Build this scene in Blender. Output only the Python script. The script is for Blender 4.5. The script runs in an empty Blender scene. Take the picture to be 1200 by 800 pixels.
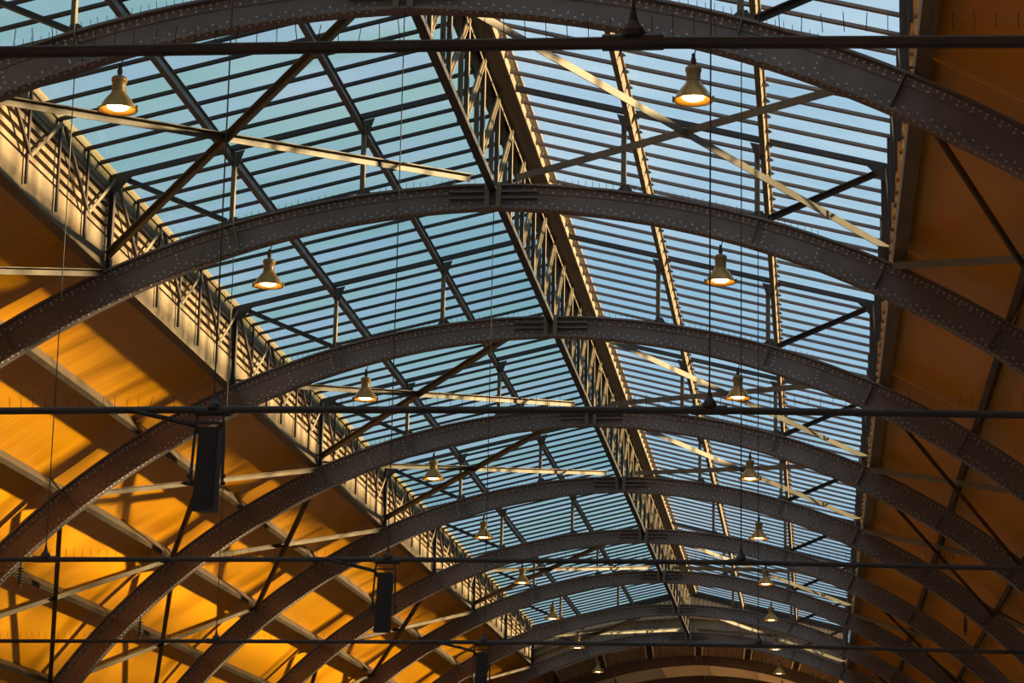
import bpy, math, random
from mathutils import Vector, Matrix
random.seed(7)
D = bpy.data
SC = bpy.context.scene
COL = SC.collection
V = Vector
rad = math.radians

# ------------------------------------------------------------------ camera, sky, sun, exposure
S = 8.0                 # distance between arches, metres
EYE = 1.7               # camera height above the platform
CX, CY = 4.426, -26.368
F_PX, PITCH, YAW, ROLL = 3020.11, 0.2217, 0.1196, 0.0208
fw = V((-math.sin(YAW)*math.cos(PITCH), math.cos(YAW)*math.cos(PITCH), math.sin(PITCH)))
rt = V((math.cos(YAW), math.sin(YAW), 0))
up = rt.cross(fw)
r2 = rt*math.cos(ROLL) + up*math.sin(ROLL)
u2 = up*math.cos(ROLL) - rt*math.sin(ROLL)
cam_data = D.cameras.new('camera')
cam_data.sensor_width = 36.0
cam_data.lens = F_PX/1200*36.0
cam_data.clip_end = 600
cam = D.objects.new('camera', cam_data)
COL.objects.link(cam)
mw = Matrix.Identity(4)
for i in range(3):
    mw[i][0], mw[i][1], mw[i][2] = r2[i], u2[i], -fw[i]
mw[0][3], mw[1][3], mw[2][3] = CX, CY, EYE
cam.matrix_world = mw
SC.camera = cam

SC.view_settings.view_transform = 'Standard'
SC.view_settings.look = 'None'
SC.view_settings.exposure = 0.12
SC.view_settings.gamma = 1.0
SC.view_settings.use_curve_mapping = False

world = D.worlds.new('sky')
SC.world = world
world.use_nodes = True
wn, wl = world.node_tree.nodes, world.node_tree.links
wn.clear()
w_out = wn.new('ShaderNodeOutputWorld')
w_bg = wn.new('ShaderNodeBackground')
w_tc = wn.new('ShaderNodeTexCoord')
w_map = wn.new('ShaderNodeMapping')
w_map.inputs['Scale'].default_value = (3.0, 1.2, 9.0)
w_noise = wn.new('ShaderNodeTexNoise')
w_noise.inputs['Scale'].default_value = 2.2
w_noise.inputs['Detail'].default_value = 6
w_ramp = wn.new('ShaderNodeValToRGB')
w_ramp.color_ramp.elements[0].position = 0.30
w_ramp.color_ramp.elements[0].color = (0.26, 0.44, 0.57, 1)
w_ramp.color_ramp.elements[1].position = 0.75
w_ramp.color_ramp.elements[1].color = (0.50, 0.62, 0.68, 1)
wl.new(w_tc.outputs['Generated'], w_map.inputs['Vector'])
wl.new(w_map.outputs['Vector'], w_noise.inputs['Vector'])
wl.new(w_noise.outputs['Fac'], w_ramp.inputs['Fac'])
wl.new(w_ramp.outputs['Color'], w_bg.inputs['Color'])
w_bg.inputs['Strength'].default_value = 1.25
wl.new(w_bg.outputs['Background'], w_out.inputs['Surface'])

SUN_DIR = V((1.0, 0.05, 0.265)).normalized()     # towards the sun: low, straight across the hall
sun_data = D.lights.new('sun', 'SUN')
sun_data.energy = 23.0
sun_data.color = (1.0, 0.76, 0.40)
sun_data.angle = rad(3.0)
sun = D.objects.new('sun', sun_data)
COL.objects.link(sun)
sun.rotation_euler = SUN_DIR.to_track_quat('Z', 'Y').to_euler()
sun.location = (60, 20, 30)

# ------------------------------------------------------------------ materials
def new_mat(name):
    m = D.materials.new(name)
    m.use_nodes = True
    m.node_tree.nodes.clear()
    return m, m.node_tree.nodes, m.node_tree.links

def paint(name, c0, c1, rough=0.6, metal=0.0, scale=3.0, bump=0.15, stretch=(1, 1, 1), spec=0.4):
    m, n, l = new_mat(name)
    out = n.new('ShaderNodeOutputMaterial'); b = n.new('ShaderNodeBsdfPrincipled')
    tc = n.new('ShaderNodeTexCoord'); mp = n.new('ShaderNodeMapping'); mp.inputs['Scale'].default_value = stretch
    no = n.new('ShaderNodeTexNoise'); no.inputs['Scale'].default_value = scale; no.inputs['Detail'].default_value = 7
    rp = n.new('ShaderNodeValToRGB')
    rp.color_ramp.elements[0].position = 0.32; rp.color_ramp.elements[0].color = (*c0, 1)
    rp.color_ramp.elements[1].position = 0.68; rp.color_ramp.elements[1].color = (*c1, 1)
    l.new(tc.outputs['Object'], mp.inputs['Vector']); l.new(mp.outputs['Vector'], no.inputs['Vector'])
    l.new(no.outputs['Fac'], rp.inputs['Fac']); l.new(rp.outputs['Color'], b.inputs['Base Color'])
    b.inputs['Roughness'].default_value = rough
    b.inputs['Metallic'].default_value = metal
    b.inputs['Specular IOR Level'].default_value = spec
    if bump:
        bp = n.new('ShaderNodeBump'); bp.inputs['Strength'].default_value = bump; bp.inputs['Distance'].default_value = 0.02
        n2 = n.new('ShaderNodeTexNoise'); n2.inputs['Scale'].default_value = scale*9
        l.new(mp.outputs['Vector'], n2.inputs['Vector']); l.new(n2.outputs['Fac'], bp.inputs['Height'])
        l.new(bp.outputs['Normal'], b.inputs['Normal'])
    l.new(b.outputs['BSDF'], out.inputs['Surface'])
    return m

def boards_mat():
    # varnished timber boarding; boards run up the slope (local X), joints across local Y
    m, n, l = new_mat('varnished_boards')
    out = n.new('ShaderNodeOutputMaterial'); b = n.new('ShaderNodeBsdfPrincipled')
    tc = n.new('ShaderNodeTexCoord')
    mp = n.new('ShaderNodeMapping'); mp.inputs['Scale'].default_value = (0.35, 5.0, 0.35)
    no = n.new('ShaderNodeTexNoise'); no.inputs['Scale'].default_value = 2.0; no.inputs['Detail'].default_value = 8
    big = n.new('ShaderNodeTexNoise'); big.inputs['Scale'].default_value = 0.45; big.inputs['Detail'].default_value = 2
    mix = n.new('ShaderNodeMath'); mix.operation = 'MULTIPLY_ADD'; mix.inputs[1].default_value = 0.55
    rp = n.new('ShaderNodeValToRGB')
    rp.color_ramp.elements[0].position = 0.36; rp.color_ramp.elements[0].color = (0.68, 0.255, 0.003, 1)
    rp.color_ramp.elements[1].position = 0.72; rp.color_ramp.elements[1].color = (0.83, 0.37, 0.007, 1)
    sc = n.new('ShaderNodeMath'); sc.operation = 'MULTIPLY'; sc.inputs[1].default_value = 0.5
    l.new(tc.outputs['Object'], mp.inputs['Vector']); l.new(mp.outputs['Vector'], no.inputs['Vector'])
    l.new(tc.outputs['Object'], big.inputs['Vector'])
    l.new(big.outputs['Fac'], sc.inputs[0])
    l.new(no.outputs['Fac'], mix.inputs[0]); l.new(sc.outputs[0], mix.inputs[2])
    l.new(mix.outputs[0], rp.inputs['Fac'])
    # thin dark joints between the boards
    sep = n.new('ShaderNodeSeparateXYZ'); l.new(tc.outputs['Object'], sep.inputs[0])
    md = n.new('ShaderNodeMath'); md.operation = 'PINGPONG'; md.inputs[1].default_value = 0.08
    l.new(sep.outputs['Y'], md.inputs[0])
    lt = n.new('ShaderNodeMath'); lt.operation = 'LESS_THAN'; lt.inputs[1].default_value = 0.004
    l.new(md.outputs[0], lt.inputs[0])
    mx = n.new('ShaderNodeMixRGB'); mx.inputs['Color2'].default_value = (0.45, 0.15, 0.003, 1)
    f = n.new('ShaderNodeMath'); f.operation = 'MULTIPLY'; f.inputs[1].default_value = 0.5
    l.new(lt.outputs[0], f.inputs[0]); l.new(f.outputs[0], mx.inputs['Fac'])
    l.new(rp.outputs['Color'], mx.inputs['Color1'])
    l.new(mx.outputs['Color'], b.inputs['Base Color'])
    b.inputs['Roughness'].default_value = 0.36
    b.inputs['Specular IOR Level'].default_value = 0.28
    bp = n.new('ShaderNodeBump'); bp.inputs['Strength'].default_value = 0.25; bp.inputs['Distance'].default_value = 0.01
    l.new(no.outputs['Fac'], bp.inputs['Height']); l.new(bp.outputs['Normal'], b.inputs['Normal'])
    l.new(b.outputs['BSDF'], out.inputs['Surface'])
    return m

def glass_mat(name, tint_a, tint_b):
    m, n, l = new_mat(name)
    out = n.new('ShaderNodeOutputMaterial')
    tr = n.new('ShaderNodeBsdfTransparent'); gl = n.new('ShaderNodeBsdfGlossy'); mx = n.new('ShaderNodeMixShader')
    gl.inputs['Roughness'].default_value = 0.08
    gl.inputs['Color'].default_value = (0.8, 0.85, 0.85, 1)
    mx.inputs['Fac'].default_value = 0.05
    geo = n.new('ShaderNodeNewGeometry')
    mp = n.new('ShaderNodeMapping'); mp.inputs['Scale'].default_value = (0.35, 2.0, 0.6)
    no = n.new('ShaderNodeTexNoise'); no.inputs['Scale'].default_value = 0.5; no.inputs['Detail'].default_value = 5
    rp = n.new('ShaderNodeValToRGB')
    rp.color_ramp.elements[0].position = 0.38; rp.color_ramp.elements[0].color = (*tint_a, 1)
    rp.color_ramp.elements[1].position = 0.66; rp.color_ramp.elements[1].color = (*tint_b, 1)
    l.new(geo.outputs['Position'], mp.inputs['Vector']); l.new(mp.outputs['Vector'], no.inputs['Vector'])
    l.new(no.outputs['Fac'], rp.inputs['Fac']); l.new(rp.outputs['Color'], tr.inputs['Color'])
    l.new(tr.outputs[0], mx.inputs[1]); l.new(gl.outputs[0], mx.inputs[2])
    l.new(mx.outputs[0], out.inputs['Surface'])
    return m

def emit_mat(name, color, strength):
    m, n, l = new_mat(name)
    out = n.new('ShaderNodeOutputMaterial'); e = n.new('ShaderNodeEmission')
    e.inputs['Color'].default_value = (*color, 1); e.inputs['Strength'].default_value = strength
    l.new(e.outputs[0], out.inputs['Surface'])
    return m

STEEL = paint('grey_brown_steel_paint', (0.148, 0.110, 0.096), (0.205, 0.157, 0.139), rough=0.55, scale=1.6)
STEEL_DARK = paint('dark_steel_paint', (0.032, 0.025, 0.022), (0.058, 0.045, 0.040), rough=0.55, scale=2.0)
BRACE = paint('brace_paint', (0.10, 0.070, 0.038), (0.135, 0.097, 0.056), rough=0.6, scale=2.5)
STEEL_MID = paint('brown_steel_paint', (0.055, 0.038, 0.032), (0.085, 0.06, 0.05), rough=0.55, scale=2.0)
RIVET = paint('pale_rivet_heads', (0.50, 0.43, 0.37), (0.72, 0.64, 0.56), rough=0.4, scale=30, bump=0)  # rivet heads paler than the arch steel
CREAM = paint('cream_steel_paint', (0.165, 0.120, 0.072), (0.22, 0.162, 0.10), rough=0.6, scale=2.5)
TIMBER_PAINT = paint('cream_timber_paint', (0.185, 0.125, 0.068), (0.235, 0.165, 0.095), rough=0.7, scale=3.0, stretch=(1, .3, 3))
BOARDS = boards_mat()
PURLIN = paint('purlin_paint', (0.060, 0.041, 0.024), (0.092, 0.064, 0.038), rough=0.65, scale=2.0)
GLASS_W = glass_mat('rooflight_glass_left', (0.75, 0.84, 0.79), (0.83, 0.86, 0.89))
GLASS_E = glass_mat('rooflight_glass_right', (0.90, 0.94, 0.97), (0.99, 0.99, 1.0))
GLASS_CLER = glass_mat('clerestory_glass', (0.52, 0.54, 0.54), (0.62, 0.64, 0.64))
CORR = paint('corrugated_sheet_paint', (0.22, 0.185, 0.16), (0.32, 0.27, 0.235), rough=0.5, scale=1.5)
def translucent_mat(name, c):  # sheets made translucent so daylight brightens the dim far end
    m, n, l = new_mat(name)
    out = n.new('ShaderNodeOutputMaterial'); d = n.new('ShaderNodeBsdfDiffuse'); t = n.new('ShaderNodeBsdfTranslucent'); mx = n.new('ShaderNodeMixShader')
    tc = n.new('ShaderNodeTexCoord'); no = n.new('ShaderNodeTexNoise'); no.inputs['Scale'].default_value = 0.8; no.inputs['Detail'].default_value = 6
    rp_ = n.new('ShaderNodeValToRGB')
    rp_.color_ramp.elements[0].position = 0.3; rp_.color_ramp.elements[0].color = (c[0]*.75, c[1]*.75, c[2]*.75, 1)
    rp_.color_ramp.elements[1].position = 0.7; rp_.color_ramp.elements[1].color = (*c, 1)
    l.new(tc.outputs['Object'], no.inputs['Vector']); l.new(no.outputs['Fac'], rp_.inputs['Fac'])
    l.new(rp_.outputs['Color'], d.inputs['Color']); l.new(rp_.outputs['Color'], t.inputs['Color'])
    mx.inputs['Fac'].default_value = 0.45
    l.new(d.outputs[0], mx.inputs[1]); l.new(t.outputs[0], mx.inputs[2]); l.new(mx.outputs[0], out.inputs['Surface'])
    return m
SHEET = translucent_mat('translucent_roof_sheet', (0.62, 0.46, 0.31))
CORR_T = translucent_mat('translucent_corrugated_sheet', (0.68, 0.60, 0.50))
LAMPM = paint('lamp_enamel', (0.20, 0.115, 0.035), (0.27, 0.165, 0.058), rough=0.35, scale=6, bump=0.05)
SHADE = paint('lamp_shade_bronze', (0.32, 0.155, 0.032), (0.42, 0.22, 0.05), rough=0.3, metal=0.3, scale=6, bump=0.05)
BULB = emit_mat('lamp_glow', (1.0, 0.66, 0.22), 16.0)
BLACK = paint('black_speaker_cabinet', (0.012, 0.013, 0.016), (0.025, 0.026, 0.03), rough=0.5, scale=8, bump=0.1)
GRILLE = paint('speaker_grille', (0.018, 0.02, 0.024), (0.035, 0.037, 0.042), rough=0.7, scale=60, bump=0.4)
CABLE = paint('cable_sheath', (0.03, 0.025, 0.022), (0.05, 0.042, 0.038), rough=0.6, scale=8, bump=0)
CONCRETE = paint('platform_concrete', (0.42, 0.37, 0.31), (0.55, 0.49, 0.42), rough=0.8, scale=0.6)
BRICK = paint('side_wall_render', (0.20, 0.15, 0.11), (0.28, 0.21, 0.15), rough=0.85, scale=0.8)

# ------------------------------------------------------------------ mesh helpers
class MB:
    def __init__(self):
        self.v, self.f = [], []
    def quad_box(self, p8):
        b = len(self.v); self.v += [tuple(p) for p in p8]
        for q in ((0, 3, 2, 1), (4, 5, 6, 7), (0, 1, 5, 4), (1, 2, 6, 5), (2, 3, 7, 6), (3, 0, 4, 7)):
            self.f.append(tuple(b+i for i in q))
        return self
    def box(self, x0, x1, y0, y1, z0, z1):
        return self.quad_box([(x0, y0, z0), (x1, y0, z0), (x1, y1, z0), (x0, y1, z0),
                              (x0, y0, z1), (x1, y0, z1), (x1, y1, z1), (x0, y1, z1)])
    def beam(self, p, q, w, h, upv=(0, 0, 1), off=(0, 0)):
        """box from p to q; w across, h along the up direction; off shifts (across, up)"""
        p, q, upv = V(p), V(q), V(upv)
        d = (q-p).normalized()
        a = d.cross(upv)
        if a.length < 1e-5: a = d.cross(V((1, 0, 0)))
        a.normalize(); u = a.cross(d).normalized()
        o = a*off[0] + u*off[1]
        a = a*w/2; u = u*h/2
        return self.quad_box([p+o-a-u, p+o+a-u, q+o+a-u, q+o-a-u, p+o-a+u, p+o+a+u, q+o+a+u, q+o-a+u])
    def angle(self, p, q, leg, t, upv=(0, 0, 1), side=1):
        """rolled steel angle: one upright leg, one flat leg on top"""
        self.beam(p, q, t, leg, upv, (0, 0))
        self.beam(p, q, leg, t, upv, (side*(leg/2-t/2), leg/2+t/2))
        return self
    def ibeam(self, p, q, w, h, t, upv):
        self.beam(p, q, t, h-2*t, upv)
        self.beam(p, q, w, t, upv, (0, h/2-t/2))
        self.beam(p, q, w, t, upv, (0, -h/2+t/2))
        return self
    def cyl(self, p, q, r, n=8, r1=None):
        p, q = V(p), V(q); d = (q-p).normalized(); r1 = r if r1 is None else r1
        a = d.cross(V((0, 0, 1)))
        if a.length < 1e-4: a = V((1, 0, 0))
        a.normalize(); c = d.cross(a)
        b = len(self.v)
        for (c0, rr) in ((p, r), (q, r1)):
            for i in range(n):
                t = 2*math.pi*i/n
                self.v.append(tuple(c0 + a*rr*math.cos(t) + c*rr*math.sin(t)))
        for i in range(n):
            j = (i+1) % n
            self.f.append((b+i, b+j, b+n+j, b+n+i))
        self.f.append(tuple(b+n-1-i for i in range(n))); self.f.append(tuple(b+n+i for i in range(n)))
        return self
    def lathe(self, prof, n=24, c=(0, 0, 0), close=True):
        b = len(self.v); k = len(prof)
        for (r, z) in prof:
            for i in range(n):
                t = 2*math.pi*i/n
                self.v.append((c[0]+r*math.cos(t), c[1]+r*math.sin(t), c[2]+z))
        for s in range(k-1):
            for i in range(n):
                j = (i+1) % n
                self.f.append((b+s*n+i, b+s*n+j, b+(s+1)*n+j, b+(s+1)*n+i))
        if close:
            self.f.append(tuple(b+n-1-i for i in range(n))); self.f.append(tuple(b+(k-1)*n+i for i in range(n)))
        return self
    def prism(self, poly, y0, y1):
        """polygon in xz extruded along y"""
        b = len(self.v); n = len(poly)
        self.v += [(x, y0, z) for x, z in poly] + [(x, y1, z) for x, z in poly]
        self.f.append(tuple(b+i for i in range(n))); self.f.append(tuple(b+n+n-1-i for i in range(n)))
        for i in range(n):
            j = (i+1) % n
            self.f.append((b+i, b+n+i, b+n+j, b+j))
        return self
    def tube(self, pts, r, n=6):
        for a, c in zip(pts[:-1], pts[1:]): self.cyl(a, c, r, n)
        return self
    def mesh(self, name, mat, smooth=False):
        me = D.meshes.new(name); me.from_pydata(self.v, [], self.f); me.update()
        if mat: me.materials.append(mat)
        if smooth:
            for p in me.polygons: p.use_smooth = True
        return me

def link(name, me, parent=None, loc=(0, 0, 0), rot=None, kind=None):
    o = D.objects.new(name, me); COL.objects.link(o); o.location = loc
    if rot: o.rotation_euler = rot
    if parent: o.parent = parent
    if kind: o['kind'] = kind
    return o

def thing(name, label, cat, loc=(0, 0, 0), group=None, me=None, kind=None):
    o = link(name, me, None, loc)
    o['label'] = label
    if kind: o['kind'] = kind
    if cat: o['category'] = cat
    if group: o['group'] = group
    return o

ORD = ['first', 'second', 'third', 'fourth', 'fifth', 'sixth', 'seventh', 'eighth', 'ninth', 'tenth', 'eleventh', 'twelfth', 'thirteenth', 'fourteenth', 'fifteenth']

# ------------------------------------------------------------------ the geometry of the shed
RC = 13.2                   # outer radius of the arches
ZC = -3.16 + EYE            # height of the arch centre
def rp(th, r=RC, y=0.0):    # point at angle th (degrees from the crown, + to the right)
    return V((r*math.sin(rad(th)), y, ZC + r*math.cos(rad(th))))
PUR = [24.7 + 7.45*i for i in range(8)]        # angles of the roof purlins
N0, N1 = -2, 13             # first and last arch
LANT = [(-2, 8)]   # bays covered by the glazed lantern
RIDGE, PITCHX, HALF = 11.52 + EYE, 0.2370, 5.5
def zs(x): return RIDGE - PITCHX*abs(x)        # lantern slope
def nrm(s): return V((s*PITCHX, 0, 1)).normalized()
Y0, Y1 = N0*S, N1*S
NEAR = -6                   # unseen roof added past the camera to here, cutting blue sky light

# floor and side walls
me = MB().box(-17, 17, NEAR*S-20, Y1, -0.3, 0).mesh('floor', CONCRETE)
o = link('floor', me, kind='structure'); o['label'] = 'grey concrete platform floor of the hall'
for s, nm in ((-1, 'left'), (1, 'right')):
    me = MB().box(13.25, 13.6, NEAR*S, Y1, 0, 2.1) if s > 0 else MB().box(-13.6, -13.25, NEAR*S, Y1, 0, 2.1)
    o = link('wall_'+nm, me.mesh('wall_'+nm, BRICK), kind='structure'); o['label'] = 'low rendered side wall along the %s of the hall' % nm
arc = [tuple(rp(t, 14.2)[i] for i in (0, 2)) for t in range(-80, 81, 4)]
o = link('wall_far', MB().prism([(-14.0, 0)] + arc + [(14.0, 0)], Y1+0.2, Y1+0.5).mesh('wall_far', BRICK), kind='structure')  # unseen wall added to keep bluish sky light off the boards
o['label'] = 'plain unseen end wall added at the far end of the hall'

# boarded roof: one panel per bay between two purlins
RB = 13.47
def panel_mesh(t0, t1, s, mat=None, r=RB):
    a, c = rp(s*t0, r), rp(s*t1, r)
    mid = (a+c)/2; d = (c-a); L = d.length; d.normalize()
    mb = MB().box(-L/2, L/2, 0.0, S-0.012, 0.0, 0.05)
    rot = math.atan2(-d.z, d.x)
    return mb.mesh('roof_panel', mat or BOARDS), mid, rot
for s, nm in ((-1, 'left'), (1, 'right')):
    root = thing('ceiling_'+nm, ('sunlit orange varnished timber boarding of the sloping roof left of the lantern' if s < 0
                 else 'shaded brown timber boarding of the sloping roof right of the lantern'), None, kind='structure')
    for i in range(7):
        pm, mid, rot = panel_mesh(PUR[i], PUR[i+1], s)
        for n in range(NEAR, N1):
            o = link('roof_panel', pm, root, (mid.x, n*S, mid.z))
            if s < 0: o.rotation_euler = (0, rad(-(PUR[i]+PUR[i+1])/2), 0)
            else: o.rotation_euler = (0, rad((PUR[i]+PUR[i+1])/2), 0)
root = thing('ceiling_centre', 'grey-brown roof panels over the crown of the hall beyond the glazed lantern, with added unseen ones on its near side', None, kind='structure')
for i in range(6):
    t0 = -24.7 + 49.4*i/6; t1 = t0 + 49.4/6
    pm, mid, rot = panel_mesh(t0, t1, 1, SHEET, 13.72)
    for n in list(range(8, N1)) + list(range(NEAR, N0)):  # near bays: unseen crown panels added to block sky light
        o = link('roof_panel', pm, root, (mid.x, n*S, mid.z)); o.rotation_euler = (0, rad((t0+t1)/2), 0)

# ------------------------------------------------------------------ arches
def depth(t): return 0.35 + 0.13*min(1.0, abs(t)/28.0)
TH = [-83.5 + 167.0*i/120 for i in range(121)]
def ring(mb, rin, rout, y0, y1, ths=TH):
    b = len(mb.v)
    for t in ths:
        a, c = rp(t, rin(t)), rp(t, rout(t))
        mb.v += [(a.x, y0, a.z), (a.x, y1, a.z), (c.x, y1, c.z), (c.x, y0, c.z)]
    k = len(ths)
    for i in range(k-1):
        for j in range(4):
            j2 = (j+1) % 4
            mb.f.append((b+4*i+j, b+4*i+j2, b+4*i+4+j2, b+4*i+4+j))
    mb.f.append((b, b+3, b+2, b+1)); e = b+4*(k-1); mb.f.append((e, e+1, e+2, e+3))
    return mb
FT = 0.03
web_me = ring(MB(), lambda t: RC-depth(t)+FT, lambda t: RC-FT, -0.012, 0.012).mesh('web', STEEL)
top_me = ring(MB(), lambda t: RC-FT, lambda t: RC, -0.11, 0.11).mesh('top_flange', STEEL)
bot_me = ring(MB(), lambda t: RC-depth(t), lambda t: RC-depth(t)+FT, -0.11, 0.11).mesh('bottom_flange', STEEL)
ang = MB()
ring(ang, lambda t: RC-FT-0.10, lambda t: RC-FT, -0.027, -0.012)
ang_top_me = ang.mesh('angle_strip', STEEL)
ang = MB(); ring(ang, lambda t: RC-depth(t)+FT, lambda t: RC-depth(t)+FT+0.10, -0.027, -0.012)
ang_bot_me = ang.mesh('angle_strip', STEEL)
def rivets():
    mb = MB()
    def rivet(t, r, y):
        c = rp(t, r); b = len(mb.v); k = 6
        for (rr, dy) in ((0.0165, 0), (0.011, -0.012)):
            for i in range(k):
                a = 2*math.pi*i/k
                mb.v.append((c.x+rr*math.cos(a), y+dy, c.z+rr*math.sin(a)))
        for i in range(k):
            j = (i+1) % k
            mb.f.append((b+i, b+j, b+k+j, b+k+i))
        mb.f.append(tuple(b+k+i for i in range(k)))
    step = math.degrees(0.105/RC)
    t = -62.0; i = 0
    while t < 62:
        if abs(t) > 1.2:
            o = 0.028 if i % 2 else 0.072
            rivet(t, RC-FT-o, -0.027)
            rivet(t, RC-depth(t)+FT+o, -0.027)
            c = rp(t, RC-depth(t)); c.y = -0.045 if i % 2 else -0.085
            mb.cyl(c, c + (V((0, c.y, ZC))-c).normalized()*0.011, 0.016, 6, 0.010)
            if abs(t) > 9 and i % 2 == 0:
                rivet(t, RC-FT-0.028, -0.027)
        t += step*0.8; i += 1
    # splice plates with extra rows
    for t0 in (-18.5, 18.5):
        for k in range(9):
            for q in range(3):
                if k in (0, 8): rivet(t0+(k-4)*0.42, RC-0.17-0.065*q, -0.020)
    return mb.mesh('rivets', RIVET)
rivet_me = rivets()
def spikes():
    mb = MB()
    rng = random.Random(3)
    t = -20.0
    while t < 20:
        if abs(t) > 0.7:
            a = rp(t, RC-0.002, rng.uniform(-0.12, -0.05)); c = a + V((rng.uniform(-.012, .012), -0.02, 0.075))
            mb.cyl(a, c, 0.004, 3)
        t += 0.42
    return mb.mesh('bird_spikes', STEEL_DARK)
spike_me = spikes()
stiff = {}
def stiff_mesh(t):
    mb = MB()
    a, c = rp(t, RC-depth(t)+FT), rp(t, RC-FT)
    d = V((math.cos(rad(t)), 0, -math.sin(rad(t))))
    mb.beam((a.x, -0.058, a.z), (c.x, -0.058, c.z), 0.014, 0.09, (0, 1, 0))
    return mb.mesh('stiffener', CREAM)
ST = [s*t for s in (-1, 1) for t in (16.2, 24.2, 31.9, 39.4, 46.8, 54.3)]
for t in ST: stiff[t] = stiff_mesh(t)
def crown():
    mb = MB(); z1 = RC+ZC
    for x in (-0.085, 0.075):
        mb.box(x-0.035, x+0.035, -0.13, 0.13, z1-0.345, z1+0.01)
    return mb.mesh('crown_joint', CREAM)
crown_me = crown()
def ribs(s):
    mb = MB(); z1 = RC+ZC
    for dz in (0.115, 0.205):
        mb.box(min(s*0.12, s*0.62), max(s*0.12, s*0.62), -0.11, -0.012, z1-dz-0.012, z1-dz+0.012)
    return mb.mesh('crown_rib', STEEL)
rib_me = {s: ribs(s) for s in (-1, 1)}
def splice(s):
    mb = MB(); ths = [s*(16.6+i*0.65) for i in range(7)]
    if s < 0: ths = ths[::-1]
    ring(mb, lambda t: RC-0.34, lambda t: RC-0.14, -0.020, -0.012, ths)
    return mb.mesh('splice_plate', STEEL)
splice_me = {s: splice(s) for s in (-1, 1)}
for n in range(N0, N1+1):
    k = n
    if n < 0: lab = 'riveted steel arch rib overhead, %s arch nearer than the lamp-hung topmost one' % ('next' if n == -1 else 'second')
    elif n == 0: lab = 'riveted grey steel arch rib crossing the very top of the picture'
    else: lab = '%s riveted steel arch rib counting down from the top of the picture' % ORD[n]
    A = thing('arch_rib', lab, 'arch', (0, n*S, 0), 'riveted arches of the hall')
    for nm, me in (('web', web_me), ('top_flange', top_me), ('bottom_flange', bot_me), ('angle_strip', ang_top_me), ('angle_strip', ang_bot_me), ('crown_joint', crown_me)):
        link(nm, me, A)
    for s in (-1, 1):
        link('crown_rib', rib_me[s], A); link('splice_plate', splice_me[s], A)
    for t in ST: link('stiffener', stiff[t], A)
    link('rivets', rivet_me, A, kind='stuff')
    link('bird_spikes', spike_me, A, kind='stuff')

# ------------------------------------------------------------------ roof purlins under the boards
for s, nm in ((-1, 'left'), (1, 'right')):
    for i in range(1, 8):
        t = PUR[i]*s
        c = rp(t, RC+0.13)
        me = MB().beam((c.x, Y0, c.z), (c.x, Y1, c.z), 0.09, 0.26, (math.sin(rad(t)), 0, math.cos(rad(t)))).mesh('roof_purlin', PURLIN)
        thing('roof_purlin', '%s timber purlin below the %s clerestory, running the length of the roof' % (ORD[i-1], nm), 'purlin',
              me=me, group='roof purlins')

# ------------------------------------------------------------------ lantern: frames over every arch
def frame_parts():
    out = []
    for s in (-1, 1):
        nv = nrm(s)
        a, c = V((s*0.2, 0, zs(0.2))), V((s*(HALF-0.02), 0, zs(HALF-0.02)))
        out.append(('rafter', MB().beam(a, c, 0.08, 0.075, nv, (0, 0.0)).mesh('rafter', STEEL_DARK)))
        for x in (1.84, 3.69):
            zb = ZC + math.sqrt(RC*RC-x*x)
            X = s*x
            mb = MB().angle((X, -0.03, zb+0.01), (X, -0.03, zs(x)-0.1), 0.075, 0.014, (0, 1, 0), 1)
            out.append(('post', mb.mesh('post', CREAM)))
            sl = -s*math.tan(math.asin(x/RC))
            mb = MB().prism([(X-0.12, zb-0.12*sl+0.0), (X+0.12, zb+0.12*sl), (X+0.045, zb+0.10), (X-0.045, zb+0.10)], -0.045, -0.033)
            out.append(('foot_gusset', mb.mesh('foot_gusset', STEEL_MID)))
            zt = zs(x)
            mb = MB().prism([(X-0.04, zt-0.30), (X+0.04, zt-0.30), (X+0.13, zs(abs(X+0.13))-0.08), (X-0.13, zs(abs(X-0.13))-0.08)], -0.062, -0.05)
            out.append(('top_gusset', mb.mesh('top_gusset', STEEL_MID)))
        mb = MB().angle((s*5.30, -0.05, 10.17+EYE), (s*3.80, -0.05, 9.53+EYE), 0.08, 0.014, (0, 1, 0), 1)
        out.append(('knee_brace', mb.mesh('knee_brace', STEEL_DARK)))
        mb = MB().prism([(s*5.48, 10.22+EYE), (s*5.48, 10.0+EYE), (s*5.38, 10.0+EYE), (s*5.15, 10.24+EYE)], -0.075, -0.06)
        out.append(('eave_gusset', mb.mesh('eave_gusset', STEEL_DARK)))
    return out
fr = frame_parts()
for n in range(-2, 9):
    lab = 'dark rafters with cream posts and knee braces standing on the %s arch from the top' % ORD[n] if n >= 0 else \
        'dark rafters with posts above the hall, %s bay behind the topmost arch' % ('first' if n == -1 else 'second')
    Fm = thing('lantern_truss', lab, 'roof truss', (0, n*S, 0), 'lantern rafters and posts')
    for nm, me in fr: link(nm, me, Fm)

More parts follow.
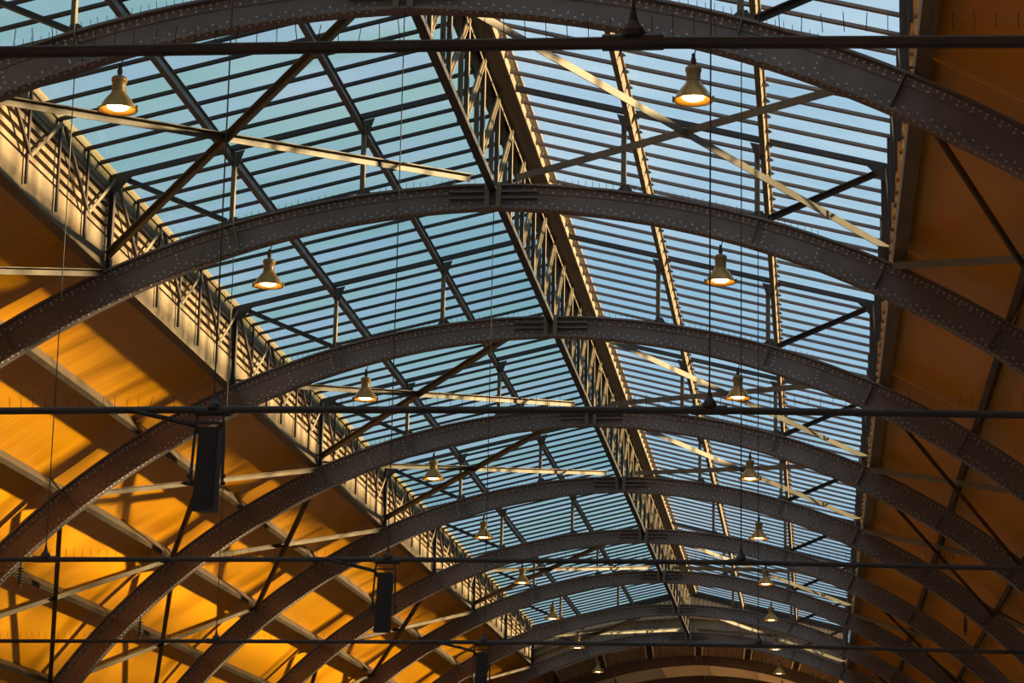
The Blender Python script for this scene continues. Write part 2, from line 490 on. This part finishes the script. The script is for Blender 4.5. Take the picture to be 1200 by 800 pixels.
# lantern purlins with bolts, ridge beam, glazing
BARS = 12
for li, (na, nb) in enumerate(LANT):
    ya, yb = na*S, nb*S
    where = 'near' if li == 0 else 'far'
    for s, nm in ((-1, 'left'), (1, 'right')):
        nv = nrm(s)
        for x in (1.84, 3.69):
            P = thing('lantern_purlin', '%s steel purlin under the %s slope of the glazed lantern' % ('upper' if x < 2 else 'lower', nm), 'purlin',
                      group='lantern purlins')
            X = s*(x+0.10)
            c = V((X, 0, zs(X))) - nv*0.115
            mb = MB().ibeam((c.x, ya, c.z), (c.x, yb, c.z), 0.075, 0.22, 0.016, nv)
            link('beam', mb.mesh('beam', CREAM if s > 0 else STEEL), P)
            if li == 0 and s > 0:
                mb = MB()
                tx = V((math.copysign(1, s)*1.0, 0, -PITCHX)).normalized()
                side = V((1, 0, -PITCHX*s)).normalized()
                for k in range((nb-na)*BARS+1):
                    y = ya + k*S/BARS
                    b0 = c + nv*0.06 + side*0.01; b0.y = y
                    mb.cyl(b0, b0+side*0.06, 0.028, 6); mb.cyl(b0+side*0.06, b0+side*0.085, 0.015, 6)
                link('bolts', mb.mesh('bolts', STEEL), P, kind='stuff')
        W = thing('window_%d' % (li*2 + (1 if s < 0 else 2)), '%s glazed slope of the roof lantern with dark glazing bars' % nm, None, kind='structure')
        L0, L1 = V((s*0.16, 0, zs(0.16))), V((s*(HALF+0.12), 0, zs(HALF+0.12)))
        bar = MB().beam(L0+nv*0.03, L1+nv*0.03, 0.045, 0.034, nv)
        bar.beam(L0+nv*0.008, L1+nv*0.008, 0.07, 0.010, nv)
        bar_me = bar.mesh('glazing_bar', STEEL_DARK if s < 0 else STEEL)  # left bars darker, right lighter: shade and sun put into the colour
        pane_me = MB().beam(L0+nv*0.040+V((0, S/BARS/2, 0)), L1+nv*0.040+V((0, S/BARS/2, 0)), S/BARS-0.03, 0.006, nv).mesh('pane', GLASS_W if s < 0 else GLASS_E)
        for n in range(na, nb):
            for k in range(BARS):
                y = n*S + k*S/BARS
                if k: link('glazing_bar', bar_me, W, (0, y, 0))
                link('pane', pane_me, W, (0, y, 0))
    R = thing('ridge_beam', 'sunlit cream ridge beam along the top of the glazed lantern', 'ridge beam')
    zr = RIDGE
    link('web', MB().box(-0.14, 0.27, ya, yb, zr-0.11, zr-0.085).mesh('web', STEEL_MID), R)
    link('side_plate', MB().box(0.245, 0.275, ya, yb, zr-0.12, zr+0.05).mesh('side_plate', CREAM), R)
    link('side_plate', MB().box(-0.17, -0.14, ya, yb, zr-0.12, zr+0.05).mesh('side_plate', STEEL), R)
    link('capping', MB().box(-0.3, 0.36, ya, yb, zr+0.05, zr+0.09).mesh('capping', STEEL), R)
    mb = MB()
    for k in range((nb-na)*BARS+1):
        mb.box(0.275, 0.315, ya+k*S/BARS-0.02, ya+k*S/BARS+0.02, zr-0.05, zr+0.0)
    link('cleats', mb.mesh('cleats', CREAM), R, kind='stuff')

    # ridge truss
    T = thing('ridge_truss', 'cream lattice truss of posts and diagonals under the ridge of the lantern', 'truss')
    ztop, zbot = 11.36+EYE, 9.97+EYE
    for n in range(na, nb):
        link('bottom_chord', MB().box(-0.06, 0.05, 0.02, S-0.02, zbot-0.04, zbot+0.04).mesh('bottom_chord', STEEL_DARK) if n == na else bc, T, (0, n*S, 0))
        bc = D.meshes['bottom_chord'] if n == na and li == 0 else (T.children[0].data)
    link('top_chord', MB().angle((0.02, ya, ztop), (0.02, yb, ztop), 0.11, 0.015, (0, 0, 1), -1).mesh('top_chord', CREAM), T)
    p_me = MB().angle((-0.03, 0, zbot), (-0.03, 0, ztop+0.03), 0.07, 0.012, (0, 1, 0), 1).angle((0.05, 0, zbot), (0.05, 0, ztop+0.03), 0.07, 0.012, (0, 1, 0), 1).mesh('post', CREAM)
    d_me = MB().beam((0.03, -1.6, zbot+0.05), (0.03, 0, ztop-0.04), 0.02, 0.075, (1, 0, 0)).beam((0.03, -1.6, zbot+0.05), (0.03, 0, ztop-0.04), 0.02, 0.06, (0, 0, 1)).mesh('diagonal', CREAM)
    g_me = MB().quad_box([(-0.05, -0.30, ztop-0.03), (-0.035, -0.30, ztop-0.03), (-0.035, 0.18, ztop-0.03), (-0.05, 0.18, ztop-0.03),
                          (-0.05, -0.22, ztop+0.06), (-0.035, -0.22, ztop+0.06), (-0.035, 0.18, ztop+0.06), (-0.05, 0.18, ztop+0.06)])
    g_me.box(-0.05, -0.035, -0.04, 0.16, ztop-0.38, ztop-0.03)
    g_me = g_me.mesh('gusset', STEEL_DARK)
    for k in range((nb-na)*5+1):
        y = ya + k*1.6
        link('post', p_me, T, (0, y, 0))
        if k: link('diagonal', d_me, T, (0, y, 0)); link('gusset', g_me, T, (0, y, 0))

    # clerestories
    for s, nm in ((-1, 'left'), (1, 'right')):
        C = thing('clerestory_wall', ('cream louvred' if s < 0 else 'shaded glazed') + ' clerestory strip with lattice posts on the %s side of the lantern' % nm, 'clerestory', kind='structure')
        def cbox(x0, x1, z0, z1, y0=ya, y1=yb):
            a, b = sorted((s*x0, s*x1))
            return MB().box(a, b, y0, y1, z0+EYE, z1+EYE)
        link('sill_board', cbox(5.50, 5.68, 8.87, 9.33 if s < 0 else 9.08).mesh('sill_board', TIMBER_PAINT), C)
        link('head_board', cbox(5.50, 5.56, 10.03, 10.24).mesh('head_board', TIMBER_PAINT), C)
        if s < 0: link('back_board', cbox(5.66, 5.68, 9.33, 10.03).mesh('back_board', TIMBER_PAINT), C)
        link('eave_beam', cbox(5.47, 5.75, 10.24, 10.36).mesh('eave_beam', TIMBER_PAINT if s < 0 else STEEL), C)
        for n in range(na, nb):
            for q in range(5):
                z = 9.31 + 0.145*q + EYE
                if n == na:
                    mb = MB()
                    mb.box(min(s*5.51, s*5.66), max(s*5.51, s*5.66), 0.04, S-0.04, z+0.065, z+0.14)
                    bl = mb.mesh('louvre_blade', TIMBER_PAINT)
                    if q == 0: blades = []
                    blades.append(bl)
                if s < 0: link('louvre_blade', blades[q], C, (0, n*S, 0))
            if s > 0:
                if n == na: cp_me = MB().box(5.55, 5.556, 0.05, S-0.05, 9.09+EYE, 10.02+EYE).mesh('pane', GLASS_CLER)
                link('pane', cp_me, C, (0, n*S, 0))
        xi = s*5.44
        z0, zl, zt = 8.98+EYE, 9.36+EYE, 10.26+EYE
        main_me = MB().angle((xi, 0, 8.86+EYE), (xi, 0, zt), 0.095, 0.014, (0, 1, 0), 1).mesh('post', STEEL_MID)
        thin_me = MB().angle((xi, 0, z0), (xi, 0, zt), 0.045, 0.010, (0, 1, 0), 1).mesh('post', STEEL_MID)
        PL = S/6
        dn_me = MB().angle((xi+0.02, 0.08, zt-0.1), (xi+0.02, PL-0.03, zl), 0.045, 0.010, (1, 0, 0), 1).mesh('diagonal', STEEL_MID)  # darker copy: these diagonals' shaded faces put into the paint
        up_me = MB().beam((xi-s*0.03, 0.05, zl), (xi-s*0.03, PL-0.08, zt-0.1), 0.05, 0.012, (1, 0, 0)).mesh('diagonal', CREAM)  # lighter copy: sunlight on these diagonals put into the colour
        for k in range((nb-na)*6+1):
            y = ya + k*PL
            link('post', main_me if k % 6 == 0 else thin_me, C, (0, y, 0))
            if k < (nb-na)*6: link('diagonal', dn_me if k % 2 == 0 else up_me, C, (0, y, 0))

# corrugated gable walls closing the lantern ends
def gable(y, lab):
    mb = MB(); p = 0.075
    x = -HALF; i = 0
    base = []
    while x <= HALF+1e-6:
        zb = ZC + math.sqrt(RC*RC-x*x); zt = zs(x)+0.06
        dy = 0.03 if i % 2 else -0.03
        base.append((x, y+dy, zb, zt)); x += p; i += 1
    b = len(mb.v)
    for (x, yy, zb, zt) in base:
        mb.v += [(x, yy, zb), (x, yy, zt), (x, yy+0.01, zt), (x, yy+0.01, zb)]
    for k in range(len(base)-1):
        for j in range(4):
            j2 = (j+1) % 4
            mb.f.append((b+4*k+j, b+4*k+j2, b+4*k+4+j2, b+4*k+4+j))
    o = link('wall_gable', mb.mesh('wall_gable', CORR_T), kind='structure'); o['label'] = lab
gable(8*S+0.25, 'corrugated grey gable wall closing the far end of the lantern')
mb = MB()
for s in (-1, 1):
    mb.beam((s*0.1, 8*S+0.19, zs(0.1)-0.06), (s*5.4, 8*S+0.19, zs(5.4)-0.06), 0.1, 0.22, nrm(s))
o = link('trim_1', mb.mesh('gable_trim', STEEL_DARK), kind='structure'); o['label'] = 'dark edge strip under the roof line of the lantern gable'
# beyond the lantern: side upstands and corrugated infill between arch and roof
for s, nm in ((-1, 'left'), (1, 'right')):
    for (q0, q1, k, w) in ((8*S+0.01, Y1, 2, 'beyond'), (NEAR*S, N0*S-0.01, 4, 'before')):
        o = link('trim_%d' % (k + (s > 0)), MB().box(min(s*5.5, s*5.68), max(s*5.5, s*5.68), q0, q1, 8.87+EYE, 9.36+EYE).mesh('upstand', TIMBER_PAINT), kind='structure')
        o['label'] = 'cream upstand board along the %s roof edge %s the lantern' % (nm, w)
def infill(t0, t1):
    mb = MB(); n = 26
    for i in range(n+1):
        t = t0 + (t1-t0)*i/n; dy = 0.03 if i % 2 else -0.03
        a, c = rp(t, RC-0.01), rp(t, 13.70)
        mb.v += [(a.x, dy, a.z), (c.x, dy, c.z), (c.x, dy+0.012, c.z), (a.x, dy+0.012, a.z)]
    for k in range(n):
        for j in range(4):
            j2 = (j+1) % 4
            mb.f.append((4*k+j, 4*k+j2, 4*k+4+j2, 4*k+4+j))
    return mb.mesh('sheet', CORR_T)
G = thing('corrugated_infill', 'row of short corrugated sheets standing on the tenth arch from the top', 'infill panel', (0, 9*S, 0))
for i in range(6):
    t0 = -24.0 + 8.0*i
    link('sheet', infill(t0+0.7, t0+7.3), G)
    link('sheet_post', MB().beam(rp(t0, RC+0.0, 0), rp(t0, 13.70, 0), 0.22, 0.1, (0, 1, 0)).mesh('sheet_post', STEEL_DARK), G)

# ------------------------------------------------------------------ wind bracing
BRACED = [0, 2, 3, 5, 7]
def cross(lab, pa, pb, qa, qb):
    X = thing('cross_brace', lab, 'brace', group='wind bracing')
    mid = (V(pa)+V(pb))/2
    for (a, c) in ((pa, pb), (qa, qb)):
        link('brace_bar', MB().angle(a, c, 0.085, 0.012, (0, 0, 1), 1).mesh('brace_bar', BRACE), X)
for n in BRACED:
    ya, yb = n*S, (n+1)*S
    for s, nm in ((-1, 'left'), (1, 'right')):
        e, c = rp(s*24.2, RC+0.07), V((s*0.33, 0, ZC+RC+0.07))
        def at(p, y, dz=0): return (p.x, y, p.z+dz)
        cross('crossed bars %s of the ridge between %s and %s arch from the top' % (nm, ORD[n], ORD[n+1]),
              at(e, ya+0.1), at(c, yb-0.1), at(e, yb-0.1, 0.09), at(c, ya+0.13, -0.14))
        for (i, j, nn) in ((0, 2, 'upper'), (2, 4, 'lower')):
            a, b = rp(s*PUR[i], RC-0.06), rp(s*PUR[j], RC-0.06)
            cross('%s crossed bars under the %s roof boarding between %s and %s arch' % (nn, nm, ORD[n], ORD[n+1]),
                  at(b, ya+0.17), at(a, yb-0.17), at(b, yb-0.17, -0.1), at(a, ya+0.17, -0.1))

# ------------------------------------------------------------------ tie rods with hangers
ZT = 3.66 + EYE
xt = math.sqrt(12.75**2 - (ZT-ZC)**2)
TIELAB = {-2: 'thick dark tie rod crossing the top of the picture', -1: 'dark tie rod crossing the middle of the picture, carrying the largest speaker',
          0: 'dark tie rod crossing the lower picture below the middle one', 1: 'lowest dark tie rod near the bottom edge of the picture'}
for n in (-2, -1, 0, 1):
    T = thing('tie_rod', TIELAB[n], 'tie rod', (0, n*S, 0), 'tie rods of the arches')
    link('rod', MB().tube([(-xt, 0, ZT-0.06), (-3.67, 0, ZT-0.01), (0, 0, ZT+0.005), (3.67, 0, ZT-0.01), (xt, 0, ZT-0.075-0.06)], 0.027, 10).mesh('rod', STEEL_DARK), T)
    for x in (-3.67, 0, 3.67):
        zt = ZC + math.sqrt((RC-depth(math.degrees(math.asin(abs(x)/RC))))**2 - x*x)
        h = link('hanger', MB().cyl((x, 0, ZT), (x, 0, zt), 0.006, 6).mesh('hanger', STEEL_DARK), T)
        link('cone', MB().lathe([(0.055, 0.0), (0.052, 0.03), (0.022, 0.075), (0.010, 0.13), (0.006, 0.17)], 12, (x, 0, ZT+0.01)).mesh('cone', STEEL_DARK), h)
        link('sleeve', MB().cyl((x-0.13, 0, ZT-0.008), (x+0.13, 0, ZT-0.008), 0.036, 10).mesh('sleeve', STEEL_DARK), T)
    mb = MB(); rng = random.Random(n+9)
    x = -7.5
    while x < 7.5:
        a = V((x, 0, ZT+0.02)); mb.cyl(a, a+V((rng.uniform(-.01, .01), rng.uniform(-.03, .03), 0.085)), 0.0022, 3); x += 0.09
    link('bird_spikes', mb.mesh('bird_spikes', STEEL_DARK), T, kind='stuff')

# ------------------------------------------------------------------ pendant lamps
def lamp_parts():
    P = []
    # origin: centre of the shade's mouth
    P.append(('hook', MB().tube([(0, 0, 0.50), (0.02, 0, 0.56), (0.03, 0, 0.61), (0, 0, 0.65), (-0.03, 0, 0.61)], 0.008, 6).mesh('hook', LAMPM, True)))
    P.append(('stem', MB().lathe([(0.020, 0.385), (0.024, 0.42), (0.030, 0.43), (0.030, 0.47), (0.020, 0.48), (0.020, 0.53)], 14).mesh('stem', STEEL_DARK, True)))
    P.append(('housing', MB().lathe([(0.076, 0.20), (0.082, 0.215), (0.078, 0.23), (0.078, 0.315), (0.084, 0.325), (0.088, 0.335), (0.088, 0.37), (0.07, 0.385), (0.03, 0.40)], 24).mesh('housing', LAMPM, True)))
    outer = [(0.072, 0.225), (0.088, 0.195), (0.115, 0.16), (0.150, 0.115), (0.178, 0.07), (0.195, 0.03), (0.215, 0.008), (0.215, 0.0)]
    inner = [(0.205, 0.0), (0.185, 0.03), (0.168, 0.068), (0.142, 0.108), (0.108, 0.148), (0.08, 0.18), (0.06, 0.2)]
    P.append(('shade', MB().lathe(outer+inner, 32, close=False).mesh('shade', SHADE, True)))
    P.append(('clip', MB().box(0.20, 0.225, -0.015, 0.015, -0.012, 0.05).mesh('clip', LAMPM)))
    P.append(('clip', MB().box(-0.225, -0.20, -0.015, 0.015, -0.012, 0.05).mesh('clip', LAMPM)))
    P.append(('bulb', MB().lathe([(0.02, 0.19), (0.06, 0.17), (0.105, 0.11), (0.125, 0.06), (0.115, 0.03), (0.08, 0.012), (0.03, 0.004)], 20).mesh('bulb', BULB, True)))
    return P
LP = lamp_parts()
for n in range(0, 11):
    for s, nm in ((-1, 'left'), (1, 'right')):
        lab = 'lit bell-shaped pendant lamp of the %s row, hanging from the %s arch from the top' % (nm, ORD[n])
        L = thing('pendant_lamp', lab, 'lamp', (s*3.157, n*S, 8.614+EYE), 'bell pendant lamps')
        for nm2, me in LP: link(nm2, me, L)

# ------------------------------------------------------------------ column loudspeakers
def speaker(n, lab):
    Sp = thing('loudspeaker', lab, 'speaker', (-0.04, n*S-0.02, 2.90+EYE), 'column loudspeakers under the tie rods')
    w0, w1 = 0.074, 0.080
    b = MB().quad_box([(-w1, -0.02, 0), (w1, -0.02, 0), (w1*0.8, 0.2, 0.02), (-w1*0.8, 0.2, 0.02),
                       (-w0+0.03, -0.06, 0.62), (w0+0.03, -0.06, 0.62), (w0*0.8+0.03, 0.16, 0.62), (-w0*0.8+0.03, 0.16, 0.62)])
    bo = link('cabinet', b.mesh('cabinet', BLACK), Sp)
    g = MB().quad_box([(-w1+0.012, -0.034, 0.05), (w1-0.012, -0.034, 0.05), (w1-0.012, -0.02, 0.05), (-w1+0.012, -0.02, 0.05),
                       (-w0+0.04, -0.07, 0.60), (w0+0.018, -0.07, 0.60), (w0+0.018, -0.05, 0.60), (-w0+0.04, -0.05, 0.60)])
    link('grille', g.mesh('grille', GRILLE), Sp)
    yk = MB()
    yk.beam((-0.115, 0.03, 0.20), (-0.09, 0.03, 0.66), 0.014, 0.035, (0, 1, 0))
    yk.beam((0.125, 0.03, 0.20), (0.125, 0.03, 0.66), 0.014, 0.035, (0, 1, 0))
    yk.beam((-0.10, 0.03, 0.665), (0.13, 0.03, 0.665), 0.014, 0.035, (0, 1, 0))
    yk.beam((-0.09, 0.03, 0.66), (-0.06, 0.02, 0.77), 0.014, 0.03, (0, 1, 0))
    yk.beam((0.125, 0.03, 0.66), (0.10, 0.02, 0.77), 0.014, 0.03, (0, 1, 0))
    y_ = link('yoke', yk.mesh('yoke', STEEL_DARK), Sp)
    for x in (-0.127, 0.137):
        for z in (0.27, 0.215):
            link('knob', MB().cyl((x-0.012, 0.03, z), (x+0.012, 0.03, z), 0.014, 8).mesh('knob', BLACK), y_)
    pts = []
    for i in range(13):
        u = i/12
        pts.append((-0.62 + 0.53*u, 0.0, 0.76 - 0.12*(u**1.8) - 0.02*math.sin(u*math.pi)))
    link('cable', MB().tube(pts + [(-0.07, 0.06, 0.60)], 0.02, 6).mesh('cable', CABLE, True), Sp)
speaker(-1, 'largest black column loudspeaker, hanging under the middle tie rod at left')
speaker(0, 'black column loudspeaker under the second lowest tie rod, lower centre left')
speaker(1, 'black column loudspeaker under the lowest tie rod, cut by the bottom edge')

# ------------------------------------------------------------------ insulators hanging from the arches
def insulator(x, n, lab):
    r = RC-0.48
    z = ZC + math.sqrt(r*r-x*x)
    I = thing('insulator', lab, 'insulator', (x, n*S, z), 'insulators under the arches')
    link('rod', MB().cyl((0, 0, 0.02), (0, 0, -0.46), 0.018, 8).mesh('rod', STEEL_DARK), I)
    for q in range(6):
        link('disc', MB().lathe([(0.02, 0), (0.055, -0.01), (0.05, -0.025), (0.02, -0.035)], 12, (0, 0, -0.10-0.05*q)).mesh('disc', BLACK, True), I)
insulator(-9.0, 3, 'small dark ribbed insulator under the fourth arch at lower left')
insulator(-9.0, 2, 'small dark ribbed insulator under the third arch at the left edge')
insulator(7.75, 4, 'small dark ribbed insulator under the fifth arch at lower right')
